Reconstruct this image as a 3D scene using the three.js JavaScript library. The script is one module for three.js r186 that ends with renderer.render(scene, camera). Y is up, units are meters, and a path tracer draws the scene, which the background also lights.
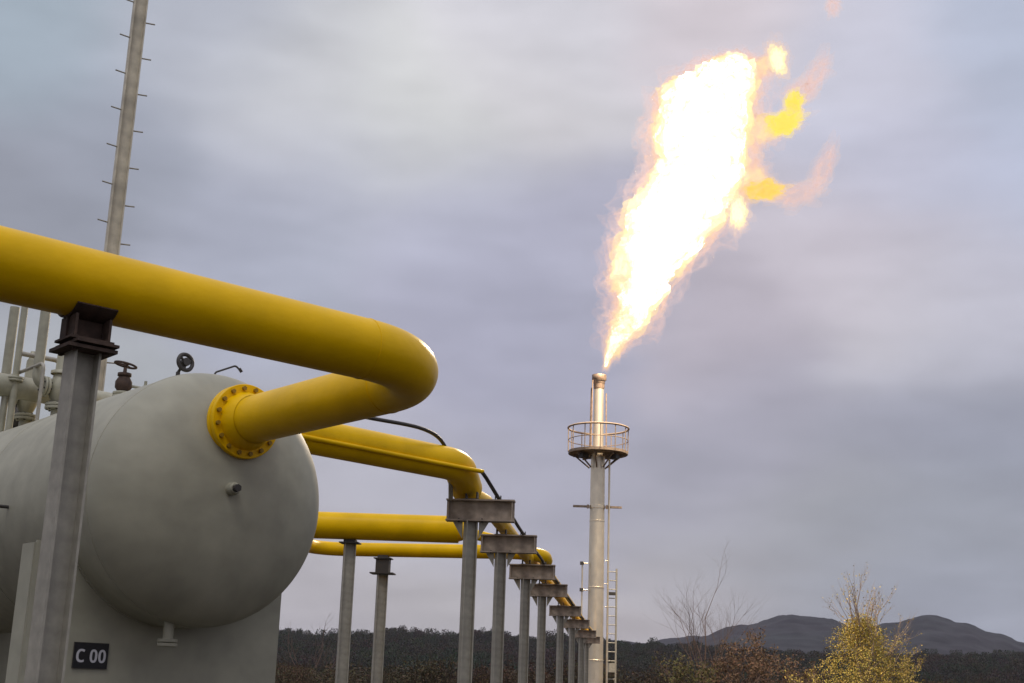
import * as THREE from 'three';
import { ImprovedNoise } from 'three/addons/math/ImprovedNoise.js';
import { mergeGeometries } from 'three/addons/utils/BufferGeometryUtils.js';

// ---------------------------------------------------------------- camera, sky, sun, exposure
const scene = new THREE.Scene();
const R = d => d * Math.PI / 180;
const camera = new THREE.PerspectiveCamera(29.03, 1024 / 683, 0.1, 9000);
camera.rotation.order = 'YXZ';
camera.position.set(0, 1.6, 0);
camera.rotation.set(0.26114, 0, 0.0332);
scene.add(camera);

const renderer = new THREE.WebGLRenderer({ antialias: true });
renderer.setSize(1024, 683);
renderer.toneMapping = THREE.LinearToneMapping;
renderer.toneMappingExposure = 1;
renderer.shadowMap.enabled = true;

const perlin = new ImprovedNoise();
const noise = (x, y, z) => perlin.noise(x, y, z);
function fbm(x, y, z, oct) { let a = 0, w = 0.5; for (let i = 0; i < oct; i++) { a += w * noise(x, y, z); x = x * 2.03 + 7.1; y = y * 2.03 + 3.3; z = z * 2.03 + 1.7; w *= 0.5; } return a; }
let seed = 20117;
const rnd = () => { seed = (seed + 0x6D2B79F5) | 0; let t = Math.imul(seed ^ (seed >>> 15), 1 | seed); t = (t + Math.imul(t ^ (t >>> 7), 61 | t)) ^ t; return ((t ^ (t >>> 14)) >>> 0) / 4294967296; };
const rr = (a, b) => a + (b - a) * rnd();
const s2l = c => Math.pow(c / 255, 2.2);
const smooth = (a, b, x) => { const t = Math.min(1, Math.max(0, (x - a) / (b - a))); return t * t * (3 - 2 * t); };

// overcast sky: broad cloud masses by bearing and height (degrees, sRGB of the cloud), finer streaks from noise
const MASS = [[-22.3,25.4,150,160,172],[-18.8,21.5,150,153,167],[-21.0,19.2,138,140,152],[-14.9,25.8,168,170,182],[-10.3,24.7,188,187,192],[-4.6,23.9,200,199,200],[0.0,24.9,198,194,199],[-9.9,20.9,168,169,184],[-3.0,19.7,170,170,187],[2.1,18.1,163,162,180],[-11.9,18.2,160,162,178],[0.4,13.3,155,154,172],[-1.5,15.4,158,157,175],[8.5,28.2,200,190,197],[1.8,27.9,195,192,200],[15.3,26.6,188,186,200],[21.8,26.7,165,170,188],[17.3,22.8,178,177,194],[21.5,21.6,168,172,192],[15.0,18.4,186,178,188],[19.6,18.5,180,176,188],[17.0,15.4,182,178,186],[21.0,15.1,168,167,180],[9.3,15.6,172,164,175],[11.0,12.6,155,152,166],[16.8,11.2,142,142,157],[20.8,11.1,140,142,156],[8.4,9.6,152,150,163],[14.7,8.3,153,153,160],[19.0,7.5,146,148,158],[8.4,5.8,158,156,163],[16.5,5.0,146,148,160],[20.4,4.3,150,152,164],[-4.7,8.4,168,166,177],[-6.5,4.0,166,161,166],[-3.1,3.8,170,165,168],[0.5,10.7,160,158,172],[1.9,7.3,152,150,163],[6.2,3.2,172,165,168],[12.5,4.6,152,152,160],[-19.1,10.3,160,162,168]]
  .map(([a, e, r, g, b]) => [a, e, s2l(r) * 1.19, s2l(g) * 1.22, s2l(b) * 1.22]);
{
  const W = 2048, H = 1024, data = new Float32Array(W * H * 4);
  for (let j = 0; j < H; j++) {
    const el = ((j + 0.5) / H - 0.5) * Math.PI, se = Math.sin(el), ce = Math.cos(el), elD = el * 180 / Math.PI;
    for (let i = 0; i < W; i++) {
      const ph = ((i + 0.5) / W - 0.5) * 2 * Math.PI, x = Math.cos(ph) * ce, z = Math.sin(ph) * ce, k = (j * W + i) * 4;
      if (el < -0.03) { data[k] = 0.2; data[k + 1] = 0.19; data[k + 2] = 0.2; data[k + 3] = 1; continue; }
      const az = Math.atan2(x, -z) * 180 / Math.PI;
      // the standard overcast sky: three times as bright overhead as at the horizon
      const cie = 0.27 * (1 + 2 * Math.max(0, se));
      const h = 1 / (Math.max(se, 0) + 0.16), cx = x * h, cz = z * h;
      const n1 = fbm(cx * 1.1 + 4.2, cz * 1.1, 0.4, 4), n2 = fbm(cx * 3.1, cz * 3.6 + 9, 2.4, 4);
      let r = cie * 0.99, g = cie * 0.985, b = cie * 1.1;
      let wsum = 0.012, ar = r * wsum, ag = g * wsum, ab = b * wsum;
      if (Math.abs(az) < 45 && elD < 45) for (const m of MASS) {
        const wz = az - m[0] + n2 * 3, we = (elD - m[1] + n1 * 3) * 1.25, w = Math.exp(-(wz * wz + we * we) / 11);
        ar += w * m[2]; ag += w * m[3]; ab += w * m[4]; wsum += w;
      }
      const n3 = fbm(az * 0.16 + elD * 0.05, elD * 0.62, 6.1, 4), n4 = fbm(az * 0.5, elD * 1.3, 3.3, 3);
      const t = 1 + 0.16 * n1 + 0.15 * n2 + 0.13 * n3 + 0.05 * n4;
      data[k] = ar / wsum * t; data[k + 1] = ag / wsum * t; data[k + 2] = ab / wsum * t; data[k + 3] = 1;
    }
  }
  const sky = new THREE.DataTexture(data, W, H, THREE.RGBAFormat, THREE.FloatType);
  sky.mapping = THREE.EquirectangularReflectionMapping; sky.magFilter = THREE.LinearFilter; sky.minFilter = THREE.LinearFilter;
  sky.wrapS = THREE.RepeatWrapping; sky.needsUpdate = true;
  scene.background = sky; scene.environment = sky;
}
const sun = new THREE.DirectionalLight(new THREE.Color(1, 0.96, 0.9), 0.7);
sun.position.set(-6, 58, 14); sun.target.position.set(0, 0, -20); sun.castShadow = true; sun.shadow.radius = 40;
Object.assign(sun.shadow.camera, { left: -60, right: 60, top: 60, bottom: -60, near: 1, far: 200 });
sun.shadow.mapSize.set(2048, 2048);
scene.add(sun, sun.target);

// ---------------------------------------------------------------- textures and materials
function tex(W, H, fn, srgb, rx = 1, ry = 1) {
  const d = new Uint8Array(W * H * 4);
  for (let j = 0; j < H; j++) for (let i = 0; i < W; i++) { const c = fn(i / W, j / H), k = (j * W + i) * 4; d[k] = c[0] * 255; d[k + 1] = c[1] * 255; d[k + 2] = c[2] * 255; d[k + 3] = 255; }
  const t = new THREE.DataTexture(d, W, H, THREE.RGBAFormat); t.wrapS = t.wrapT = THREE.RepeatWrapping; t.magFilter = THREE.LinearFilter; t.minFilter = THREE.LinearFilter;
  if (srgb) t.colorSpace = THREE.SRGBColorSpace;
  t.repeat.set(rx, ry); t.needsUpdate = true; return t;
}
// noise that wraps at the edge of the tile
function tile(u, v, f, oct, s = 0) {
  const n = (a, b) => fbm(a * f + s, b * f, s * 1.7, oct), a = smooth(0, 1, u), b = smooth(0, 1, v), k = 1 / Math.sqrt((a * a + (1 - a) ** 2) * (b * b + (1 - b) ** 2));
  return k * ((n(u, v) * (1 - a) + n(u - 1, v) * a) * (1 - b) + (n(u, v - 1) * (1 - a) + n(u - 1, v - 1) * a) * b);
}
const c01 = x => Math.min(1, Math.max(0, x));
const grime = (lo, hi, f, tint = [1, 1, 1], rep = 0.5) => tex(256, 256, (u, v) => { const n = c01(0.5 + 1.1 * tile(u, v, f, 5, 3)), m = lo + (hi - lo) * n; return [c01(m * tint[0]), c01(m * tint[1]), c01(m * tint[2])]; }, true, rep, rep);
const relief = (f, rep) => tex(256, 256, (u, v) => { const n = c01(0.5 + 0.8 * tile(u, v, f, 4, 8)); return [n, n, n]; }, false, rep, rep);
const rough = (lo, hi, f, rep) => tex(256, 256, (u, v) => { const n = lo + (hi - lo) * c01(0.5 + tile(u, v, f, 4, 5)); return [n, n, n]; }, false, rep, rep);

const col = (r, g, b) => new THREE.Color().setRGB(r, g, b);
const mat = (o) => new THREE.MeshStandardMaterial(o);
const M = {
  yellow: new THREE.MeshPhysicalMaterial({ specularIntensity: 0.3, color: col(1.0, 0.63, 0.0), map: grime(0.88, 1, 5, [1, 0.98, 0.95], 0.4), roughness: 0.42, roughnessMap: rough(0.75, 1, 6, 0.5), bumpMap: relief(14, 1.2), bumpScale: 0.0015 }),
  vessel: mat({ color: col(0.43, 0.425, 0.365), map: grime(0.84, 1, 7, [1, 0.995, 0.96], 0.4), roughness: 0.55, bumpMap: relief(9, 0.4), bumpScale: 0.003 }),
  steel: mat({ color: col(0.47, 0.46, 0.415), map: grime(0.8, 1, 7, [1, 0.985, 0.96], 1.3), roughness: 0.5, metalness: 0.15, bumpMap: relief(12, 2), bumpScale: 0.001 }),
  beam: mat({ color: col(0.52, 0.475, 0.43), map: grime(0.65, 1, 8, [1, 0.95, 0.9], 0.9), roughness: 0.6, metalness: 0.0 }),
  bolt: mat({ color: col(0.3, 0.18, 0.012), roughness: 0.6 }),
  darkSteel: mat({ color: col(0.06, 0.055, 0.052), roughness: 0.55, metalness: 0.3 }),
  rust: mat({ color: col(0.105, 0.08, 0.066), map: grime(0.6, 1, 9, [1, 0.9, 0.85], 1.5), roughness: 0.8 }),
  galv: mat({ color: col(1.0, 0.91, 0.77), map: grime(0.9, 1, 5, [1, 0.99, 0.96], 0.35), roughness: 0.42, metalness: 0.9 }),
  stackTip: mat({ color: col(0.55, 0.5, 0.46), map: grime(0.6, 1, 8, [1, 0.9, 0.82], 0.8), roughness: 0.55, metalness: 0.6 }),
  deck: mat({ color: col(0.42, 0.385, 0.35), map: grime(0.6, 1, 9, [1, 0.92, 0.85], 1), roughness: 0.75, metalness: 0.2 }),
  pale: mat({ color: col(0.5, 0.49, 0.42), map: grime(0.8, 1, 6, [1, 1, 0.96], 1), roughness: 0.5, metalness: 0.15 }),
  mast: mat({ color: col(0.82, 0.79, 0.7), map: grime(0.75, 1, 6, [1, 0.98, 0.94], 0.7), roughness: 0.6, metalness: 0.15 }),
  concrete: mat({ color: col(0.3, 0.29, 0.27), map: grime(0.75, 1, 8, [1, 0.99, 0.96], 0.6), roughness: 0.95 }),
  ground: mat({ color: col(0.06, 0.05, 0.034), map: grime(0.45, 1, 9, [1, 0.97, 0.9], 0.05), roughness: 1 }),
  bark: mat({ color: col(0.17, 0.115, 0.09), roughness: 0.95 }),
  paleBark: mat({ color: col(0.34, 0.26, 0.21), roughness: 0.95 }),
};
const leafMat = (r, g, b) => new THREE.MeshPhysicalMaterial({ color: col(r, g, b), roughness: 0.9, side: THREE.DoubleSide, vertexColors: true });

// ---------------------------------------------------------------- building helpers
const used = {};
function numbered(n) { const k = used[n] = (used[n] ?? -1) + 1; return k ? `${n}_${String(k).padStart(3, '0')}` : n; }
function thing(name, label, category, [x, y, z] = [0, 0, 0], turn = 0, group) {
  const o = new THREE.Group(); o.name = numbered(name); o.position.set(x, y, z); o.rotation.y = turn;
  o.userData = { label, category }; if (group) o.userData.group = group;
  scene.add(o); return o;
}
function join(gs) {
  gs = (Array.isArray(gs) ? gs : [gs]).map(g => {
    const n = g.index ? g.toNonIndexed() : g.clone(); for (const k of Object.keys(n.attributes)) if (!['position', 'normal', 'uv', 'color'].includes(k)) n.deleteAttribute(k);
    return n;
  });
  return gs.length > 1 ? mergeGeometries(gs) : gs[0];
}
function part(name, gs, m, parent) { const o = new THREE.Mesh(join(gs), m); o.name = name; o.castShadow = o.receiveShadow = true; parent.add(o); return o; }
function single(name, label, category, gs, m, pos = [0, 0, 0], turn = 0, group) {
  const o = part(numbered(name), gs, m, scene); o.position.set(...pos); o.rotation.y = turn; o.userData = { label, category }; if (group) o.userData.group = group; return o;
}
const V = (x, y, z) => new THREE.Vector3(x, y, z);
function box(w, h, d, x = 0, y = 0, z = 0) {
  const g = new THREE.BoxGeometry(w, h, d), uv = g.attributes.uv, p = g.attributes.position, n = g.attributes.normal;
  for (let i = 0; i < uv.count; i++) { const ax = Math.abs(n.getX(i)), ay = Math.abs(n.getY(i)); if (ax > 0.5) uv.setXY(i, p.getZ(i), p.getY(i)); else if (ay > 0.5) uv.setXY(i, p.getX(i), p.getZ(i)); else uv.setXY(i, p.getX(i), p.getY(i)); }
  return g.translate(x, y, z);
}
// round the corners of a polyline with bends of radius r
function bendPath(pts, r, step = 12) {
  const out = [pts[0].clone()];
  for (let i = 1; i < pts.length - 1; i++) {
    const a = pts[i - 1].clone().sub(pts[i]).normalize(), b = pts[i + 1].clone().sub(pts[i]).normalize(), ang = Math.acos(c01((-a.dot(b) + 1) / 2) * 2 - 1);
    const tl = r * Math.tan(ang / 2), c = pts[i].clone().add(a.clone().add(b).normalize().multiplyScalar(r / Math.cos(ang / 2)));
    const s = pts[i].clone().addScaledVector(a, tl), e = pts[i].clone().addScaledVector(b, tl), vs = s.clone().sub(c), ve = e.clone().sub(c);
    for (let k = 0; k <= step; k++) { const t = k / step; out.push(c.clone().add(vs.clone().multiplyScalar(Math.sin((1 - t) * ang) / Math.sin(ang)).add(ve.clone().multiplyScalar(Math.sin(t * ang) / Math.sin(ang))))); }
  }
  out.push(pts[pts.length - 1].clone()); return out;
}
// a round bar along points; rad a number or a function of 0..1; capped ends; uv in metres
function sweep(pts, rad, seg = 32, caps = true) {
  const n = pts.length, pos = [], nor = [], uv = [], idx = [], f = typeof rad === 'function' ? rad : () => rad;
  let len = [0]; for (let i = 1; i < n; i++) len.push(len[i - 1] + pts[i].distanceTo(pts[i - 1]));
  let u = null, prev = null;
  for (let i = 0; i < n; i++) {
    const t = (i === 0 ? pts[1].clone().sub(pts[0]) : i === n - 1 ? pts[i].clone().sub(pts[i - 1]) : pts[i + 1].clone().sub(pts[i]).normalize().add(pts[i].clone().sub(pts[i - 1]).normalize())).normalize();
    if (!u) { u = Math.abs(t.y) > 0.9 ? V(1, 0, 0) : V(0, 1, 0); }
    u = u.clone().addScaledVector(t, -u.dot(t)).normalize();
    const w = t.clone().cross(u), r = f(len[i] / len[n - 1]);
    for (let k = 0; k <= seg; k++) { const a = k / seg * 2 * Math.PI, d = u.clone().multiplyScalar(Math.cos(a)).addScaledVector(w, Math.sin(a)); pos.push(pts[i].x + d.x * r, pts[i].y + d.y * r, pts[i].z + d.z * r); nor.push(d.x, d.y, d.z); uv.push(len[i], a * r); }
    prev = t;
  }
  for (let i = 0; i < n - 1; i++) for (let k = 0; k < seg; k++) { const a = i * (seg + 1) + k, b = a + seg + 1; idx.push(a, a + 1, b, a + 1, b + 1, b); }
  if (caps) for (const e of [0, n - 1]) {
    const t = (e ? pts[e].clone().sub(pts[e - 1]) : pts[0].clone().sub(pts[1])).normalize(), c = pos.length / 3;
    pos.push(pts[e].x, pts[e].y, pts[e].z); nor.push(t.x, t.y, t.z); uv.push(0, 0);
    for (let k = 0; k <= seg; k++) { const a = (e * (seg + 1) + k) * 3; pos.push(pos[a], pos[a + 1], pos[a + 2]); nor.push(t.x, t.y, t.z); uv.push(0.1, k * 0.01); }
    for (let k = 0; k < seg; k++) e ? idx.push(c, c + 1 + k, c + 2 + k) : idx.push(c, c + 2 + k, c + 1 + k);
  }
  const g = new THREE.BufferGeometry(); g.setAttribute('position', new THREE.Float32BufferAttribute(pos, 3)); g.setAttribute('normal', new THREE.Float32BufferAttribute(nor, 3)); g.setAttribute('uv', new THREE.Float32BufferAttribute(uv, 2)); g.setIndex(idx); return g;
}
const rod = (a, b, r, seg = 12) => sweep([V(...a), V(...b)], r, seg);
// a turned shape about an axis through p along d; profile [radius, along]
function turned(profile, p, d, seg = 32) {
  const g = new THREE.LatheGeometry(profile.map(([r, y]) => new THREE.Vector2(Math.max(r, 0.0001), y)), seg);
  const uv = g.attributes.uv; let L = 0; for (let i = 1; i < profile.length; i++) L += Math.hypot(profile[i][0] - profile[i - 1][0], profile[i][1] - profile[i - 1][1]);
  const rm = Math.max(...profile.map(q => q[0])); for (let i = 0; i < uv.count; i++) uv.setXY(i, uv.getX(i) * rm * 6.28, uv.getY(i) * L);
  g.applyQuaternion(new THREE.Quaternion().setFromUnitVectors(V(0, 1, 0), V(...d).normalize())); return g.translate(...p);
}
const disc = (r, t, p, d, seg = 32, c = 0.006) => { const g = turned([[0, 0], [r - c, 0], [r - c, 0], [r, c], [r, c], [r, t - c], [r, t - c], [r - c, t], [r - c, t], [0, t]], p, d, seg); return g; };
// rolled H section standing on y: flanges square to x
function hSection(h, b, d, tf = 0.014, tw = 0.01, y0 = 0) { return [box(tf, h, b, -d / 2 + tf / 2, y0 + h / 2, 0), box(tf, h, b, d / 2 - tf / 2, y0 + h / 2, 0), box(d - 2 * tf, h, tw, 0, y0 + h / 2, 0)]; }

// ---------------------------------------------------------------- ground and hills
{
  const g = new THREE.PlaneGeometry(16000, 16000, 1, 1).rotateX(-Math.PI / 2), uv = g.attributes.uv; for (let i = 0; i < uv.count; i++) uv.setXY(i, uv.getX(i) * 16000, uv.getY(i) * 16000);
  const o = part('ground', g, M.ground, scene); o.userData.kind = 'structure';
}
const RIDGE = [[-60, 2.6], [-40, 2.4], [-20, 2.3], [-12, 2.2], [-9, 2.0], [-4, 2.0], [0, 2.05], [2.5, 2.05], [5.8, 2.1], [8.3, 2.5], [10, 2.95], [12, 3.36], [13.7, 3.3], [14.9, 2.88], [16, 3.08], [17.6, 3.4], [18.8, 3.17], [20.3, 2.7], [21.2, 2.4], [26, 2.1], [40, 2.6], [60, 2.3]];
const WOODS = [[-60, 2.0], [-27, 1.95], [-20, 1.9], [-9.3, 1.8], [-7.4, 1.68], [-5.9, 1.72], [-4.6, 1.98], [-3.6, 1.8], [-2.6, 1.75], [-0.8, 2.02], [1, 1.86], [2.4, 1.98], [5.8, 1.72], [9, 1.6], [14, 1.5], [17, 1.58], [21, 1.65], [26, 1.8], [60, 1.9]];
const lerpTable = (t, a) => { if (a <= t[0][0]) return t[0][1]; for (let i = 1; i < t.length; i++) if (a < t[i][0]) { const k = (a - t[i - 1][0]) / (t[i][0] - t[i - 1][0]); return t[i - 1][1] + (t[i][1] - t[i - 1][1]) * (k * k * (3 - 2 * k)); } return t[t.length - 1][1]; };
function range(name, table, r0, spread, rough, f, m, rn, an) {
  const pos = [], uv = [], cl = [], idx = [], hts = (az, r) => {
    const k = Math.exp(-(((r - r0) / spread) ** 2)), x = Math.sin(R(az)) * r, z = -Math.cos(R(az)) * r;
    return -6 + (6 + 1.6 + r0 * Math.tan(R(lerpTable(table, az)))) * k + k * rough * (fbm(x / f, z / f, 1.3, 3) + 0.55 * fbm(x / f * 7, z / f * 7, 4.3, 4));
  };
  for (let j = 0; j <= rn; j++) for (let i = 0; i <= an; i++) {
    const az = -60 + 120 * i / an, r = r0 - spread * 1.5 + spread * 2.8 * j / rn, x = Math.sin(R(az)) * r, z = -Math.cos(R(az)) * r;
    pos.push(x, hts(az, r), z); uv.push(x, z);
    const n = 0.3 + 1.1 * c01(0.5 + 1.5 * fbm(x / (f * 0.22), z / (f * 0.22), 7, 5)), g = c01(0.5 + 1.4 * fbm(x / f, z / f, 17, 3));
    cl.push(n * (1 - 0.25 * g), n, n * (1 - 0.15 * g));
  }
  for (let j = 0; j < rn; j++) for (let i = 0; i < an; i++) { const a = j * (an + 1) + i, b = a + an + 1; idx.push(a, a + 1, b, a + 1, b + 1, b); }
  const g = new THREE.BufferGeometry(); g.setAttribute('position', new THREE.Float32BufferAttribute(pos, 3)); g.setAttribute('uv', new THREE.Float32BufferAttribute(uv, 2)); g.setAttribute('color', new THREE.Float32BufferAttribute(cl, 3)); g.setIndex(idx); g.computeVertexNormals();
  const o = part(name, g, m, scene); o.userData.kind = 'structure'; return hts;
}
range('hills', RIDGE, 2400, 900, 16, 240, mat({ color: col(0.036, 0.033, 0.036), roughness: 1, vertexColors: true }), 130, 1500);
const rise = range('wooded_rise', WOODS, 1000, 400, 7, 150, mat({ color: col(0.06, 0.054, 0.036), roughness: 1, vertexColors: true }), 50, 400);

// ---------------------------------------------------------------- pressure vessel (own axes: x across, z out of the front head)
const VX = -2.677, VZ = -11.662, TURN = R(41.1), VR = 1.113, VY = 3.183, NY = 3.8;
const plant = (x, y, z) => { const c = Math.cos(TURN), s = Math.sin(TURN); return [VX + x * c + z * s, y, VZ - x * s + z * c]; };
{
  const v = thing('pressure_vessel', 'large grey horizontal gas separator vessel with domed end on a saddle', 'pressure vessel', [VX, 0, VZ], TURN);
  const ell = []; for (let i = 0; i <= 24; i++) { const a = i / 24 * Math.PI / 2; ell.push([VR * Math.sin(a), 0.5 * VR * Math.cos(a)]); }
  const hg = turned(ell.slice().reverse(), [0, VY, 0.05], [0, 0, 1], 96); { const p = hg.attributes.position, u = hg.attributes.uv; for (let i = 0; i < p.count; i++) u.setXY(i, p.getX(i), p.getY(i)); }
  part('domed_head', hg, M.vessel, v);
  part('shell', [turned([[VR, -7], [VR, 0.05]], [0, VY, 0], [0, 0, 1], 96)], M.vessel, v);
  part('domed_head', turned(ell.slice().reverse(), [0, VY, -7], [0, 0, -1], 64), M.vessel, v);
  for (const z of [0.05, -2.35, -4.75]) part('weld_seam', new THREE.TorusGeometry(VR, 0.005, 8, 120).translate(0, VY, z), M.vessel, v);
  // upper nozzle and its flange
  const noz = part('nozzle', turned([[0.215, 0.3], [0.215, 0.53]], [0, NY, 0], [0, 0, 1], 48), M.vessel, v);
  const fl = part('nozzle_flange', disc(0.325, 0.05, [0, NY, 0.515], [0, 0, 1], 64), M.yellow, noz);
  // small plugged boss on the head and drain below
  const boss = part('instrument_boss', turned([[0.055, 0], [0.055, 0.1], [0.04, 0.12], [0.04, 0.12], [0, 0.12]], [-0.08, VY + 0.02, 0.56], [0, 0, 1], 20), M.pale, v);
  part('plug', turned([[0.034, 0], [0.034, 0.05], [0.034, 0.05], [0, 0.05]], [-0.08, VY + 0.02, 0.675], [0, 0, 1], 6), M.darkSteel, boss);
  const dr = part('drain_nozzle', turned([[0.045, -0.16], [0.045, 0.1]], [-0.22, VY - VR + 0.02, 0.0], [0, 1, 0], 20), M.vessel, v);
  part('blind_flange', [disc(0.085, 0.03, [-0.22, VY - VR - 0.14, 0], [0, 1, 0], 24), disc(0.085, 0.03, [-0.22, VY - VR - 0.175, 0], [0, 1, 0], 24)], M.vessel, dr);
  // saddles: web cut to the shell, end plates, base
  for (const z of [-0.53, -5.6]) {
    const s = new THREE.Shape(), a = 1.1, al = 1.29, top = 2.72; s.moveTo(-al, 0.1); s.lineTo(a, 0.1); s.lineTo(a, top);
    const aR = Math.atan2(top - VY, Math.sqrt(Math.max(0, (VR + 0.012) ** 2 - (top - VY) ** 2))); const steps = 40, a0 = aR, a1 = -Math.PI - aR;
    for (let i = 0; i <= steps; i++) { const q = a0 + (a1 - a0) * i / steps; s.lineTo((VR + 0.012) * Math.cos(q), VY + (VR + 0.012) * Math.sin(q)); }
    s.lineTo(-al, top); s.closePath();
    const web = part('saddle_web', new THREE.ExtrudeGeometry(s, { depth: 0.02, bevelEnabled: false, curveSegments: 40 }).translate(0, 0, z + 0.11), M.vessel, v);
    for (const sx of [-1, 1]) part('side_plate', box(0.018, 2.6, 0.25, sx > 0 ? a + 0.009 : -al - 0.009, 1.4, z), M.vessel, web);
    for (const sx of [-0.55, 0.0, 0.55]) part('rib', box(0.016, 1.9, 0.2, sx, 1.08, z + 0.009), M.vessel, web);
    part('base_plate', box(2.6, 0.03, 0.4, -0.1, 0.085, z), M.vessel, web);
    part('footing', box(2.9, 0.14, 0.7, -0.1, 0.0, z), M.concrete, web);
    const arc = []; for (let i = 0; i <= 40; i++) { const q = a0 + (a1 - a0) * i / 40; arc.push(V((VR + 0.006) * Math.cos(q), VY + (VR + 0.006) * Math.sin(q), z)); }
    const wear = []; for (let i = 0; i < 40; i++) { const m = arc[i].clone().add(arc[i + 1]).multiplyScalar(0.5), L = arc[i].distanceTo(arc[i + 1]) + 0.003, g = box(L, 0.012, 0.3); g.rotateZ(Math.atan2(arc[i + 1].y - arc[i].y, arc[i + 1].x - arc[i].x)); wear.push(g.translate(m.x, m.y, m.z)); }
    part('wear_plate', wear, M.vessel, web);
  }
}
// identification sign on the saddle web
{
  const cv = document.createElement('canvas'); cv.width = 512; cv.height = 320; const x = cv.getContext('2d');
  x.fillStyle = '#0c0c12'; x.fillRect(0, 0, 512, 320); x.fillStyle = '#c4c4cc';
  x.font = 'bold 236px sans-serif'; x.textAlign = 'center'; x.textBaseline = 'middle'; x.fillText('C 00', 256, 166);
  const t = new THREE.CanvasTexture(cv); t.colorSpace = THREE.SRGBColorSpace;
  const s = thing('identification_sign', 'small black and white identification sign fixed to the vessel saddle', 'sign', plant(-0.715, 1.80, -0.388), TURN);
  part('backing_plate', box(0.31, 0.215, 0.008), M.darkSteel, s);
  const fg = new THREE.PlaneGeometry(0.30, 0.205).translate(0, 0, 0.006); part('sign_face', fg, mat({ map: t, roughness: 0.5 }), s);
}

// ---------------------------------------------------------------- yellow outlet pipe from the vessel
const PR = 0.205;
function boltRing(n, rad, c, d, parent, m, r = 0.021, L = 0.05) {
  const q = new THREE.Quaternion().setFromUnitVectors(V(0, 0, 1), V(...d).normalize());
  const g = new THREE.CylinderGeometry(r, r, L, 6).rotateX(Math.PI / 2).applyQuaternion(q);
  for (let i = 0; i < n; i++) { const a = (i + 0.5) / n * 2 * Math.PI, p = V(Math.cos(a) * rad, Math.sin(a) * rad, 0).applyQuaternion(q); const o = new THREE.Mesh(g, m); o.name = 'bolt'; o.castShadow = o.receiveShadow = true; o.position.set(c[0] + p.x, c[1] + p.y, c[2] + p.z); parent.add(o); }
}
{
  const p = thing('yellow_pipe', 'thick yellow gas pipe bending back from the flange on the vessel head', 'pipe', [VX, 0, VZ], TURN);
  const line = bendPath([V(0, NY, 0.6), V(0, NY, 3.46), V(-9, NY, 3.46), V(-9, 0, 3.46)], 0.78, 32);
  part('pipe_run', sweep(line, PR, 72), M.yellow, p);
  const fl = part('flange', [disc(0.325, 0.055, [0, NY, 0.575], [0, 0, 1], 64), turned([[0.255, 0], [PR + 0.004, 0.14]], [0, NY, 0.628], [0, 0, 1], 64)], M.yellow, p);
  boltRing(16, 0.285, [0, NY, 0.6], [0, 0, 1], fl, M.bolt, 0.02, 0.11);
  for (const [c, d] of [[[0, NY, 2.68], [0, 0, 1]], [[-0.78, NY, 3.46], [1, 0, 0]], [[-5.2, NY, 3.46], [1, 0, 0]]]) { const g = new THREE.TorusGeometry(PR, 0.004, 8, 64); if (d[0]) g.rotateY(Math.PI / 2); part('weld_seam', g.translate(...c), M.yellow, p); }
}
{
  const px = -2.70, s = thing('pipe_support_post', 'grey steel post with rusty cap carrying the thick yellow pipe', 'pipe support', plant(px, 0, 3.47), TURN);
  part('column', hSection(3.36, 0.15, 0.155, 0.014, 0.01, 0.03), M.steel, s);
  part('base_plate', box(0.4, 0.03, 0.4, 0, 0.015, 0), M.steel, s);
  const cap = part('cap_plate', [box(0.29, 0.02, 0.27, 0, 3.40, 0), box(0.25, 0.016, 0.3, 0.02, 3.43, 0)], M.rust, s);
  boltRing(4, 0.13, [0, 3.42, 0], [0, 1, 0], cap, M.rust, 0.014, 0.09);
  part('pipe_shoe', [box(0.26, 0.014, 0.22, 0, 3.452, 0), box(0.24, 0.15, 0.016, 0, 3.53, 0), box(0.016, 0.14, 0.2, 0.1, 3.52, 0), box(0.016, 0.14, 0.2, -0.1, 3.52, 0)], M.rust, s);
  const cr = []; for (let i = 0; i <= 18; i++) { const a = R(-150 + 120 * i / 18); cr.push([a]); }
  const cg = []; for (let i = 0; i < 18; i++) { const a = R(-132 + 84 * (i + 0.5) / 18), L = (PR + 0.012) * R(84 / 18) + 0.003; cg.push(box(0.24, 0.012, L).rotateX(-(a + Math.PI / 2)).translate(0, NY + Math.sin(a) * (PR + 0.008), Math.cos(a) * (PR + 0.008) - 0.01)); }
  part('cradle_plate', cg, M.rust, s);
}

// ---------------------------------------------------------------- fittings on top of the vessel
const VT = VY + VR;
function handwheel(parent, c, axis, r, m, tube = 0.014) {
  const q = new THREE.Quaternion().setFromUnitVectors(V(0, 0, 1), V(...axis).normalize());
  const gs = [new THREE.TorusGeometry(r, tube, 8, 32)]; for (let i = 0; i < 3; i++) { const a = i * 2.094 + 0.4; gs.push(sweep([V(0, 0, 0), V(Math.cos(a) * r, Math.sin(a) * r, 0)], tube * 0.7, 8)); }
  gs.push(new THREE.CylinderGeometry(tube * 2, tube * 2, tube * 3, 12).rotateX(Math.PI / 2));
  return part('handwheel', gs.map(g => g.applyQuaternion(q).translate(...c)), m, parent);
}
{
  const t = thing('vent_valve', 'small vent valve with black handwheel on top of the vessel', 'valve', plant(0, VT - 0.01, -0.74), TURN);
  part('stem', [rod([0, 0, 0], [0, 0.17, 0], 0.02), disc(0.05, 0.03, [0, 0.05, 0], [0, 1, 0], 16), rod([0, 0.17, 0], [0.05, 0.27, 0.03], 0.014)], M.darkSteel, t);
  handwheel(t, [0.05, 0.27, 0.03], [0.1, 0.1, 1], 0.078, M.darkSteel, 0.02);
}
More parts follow.
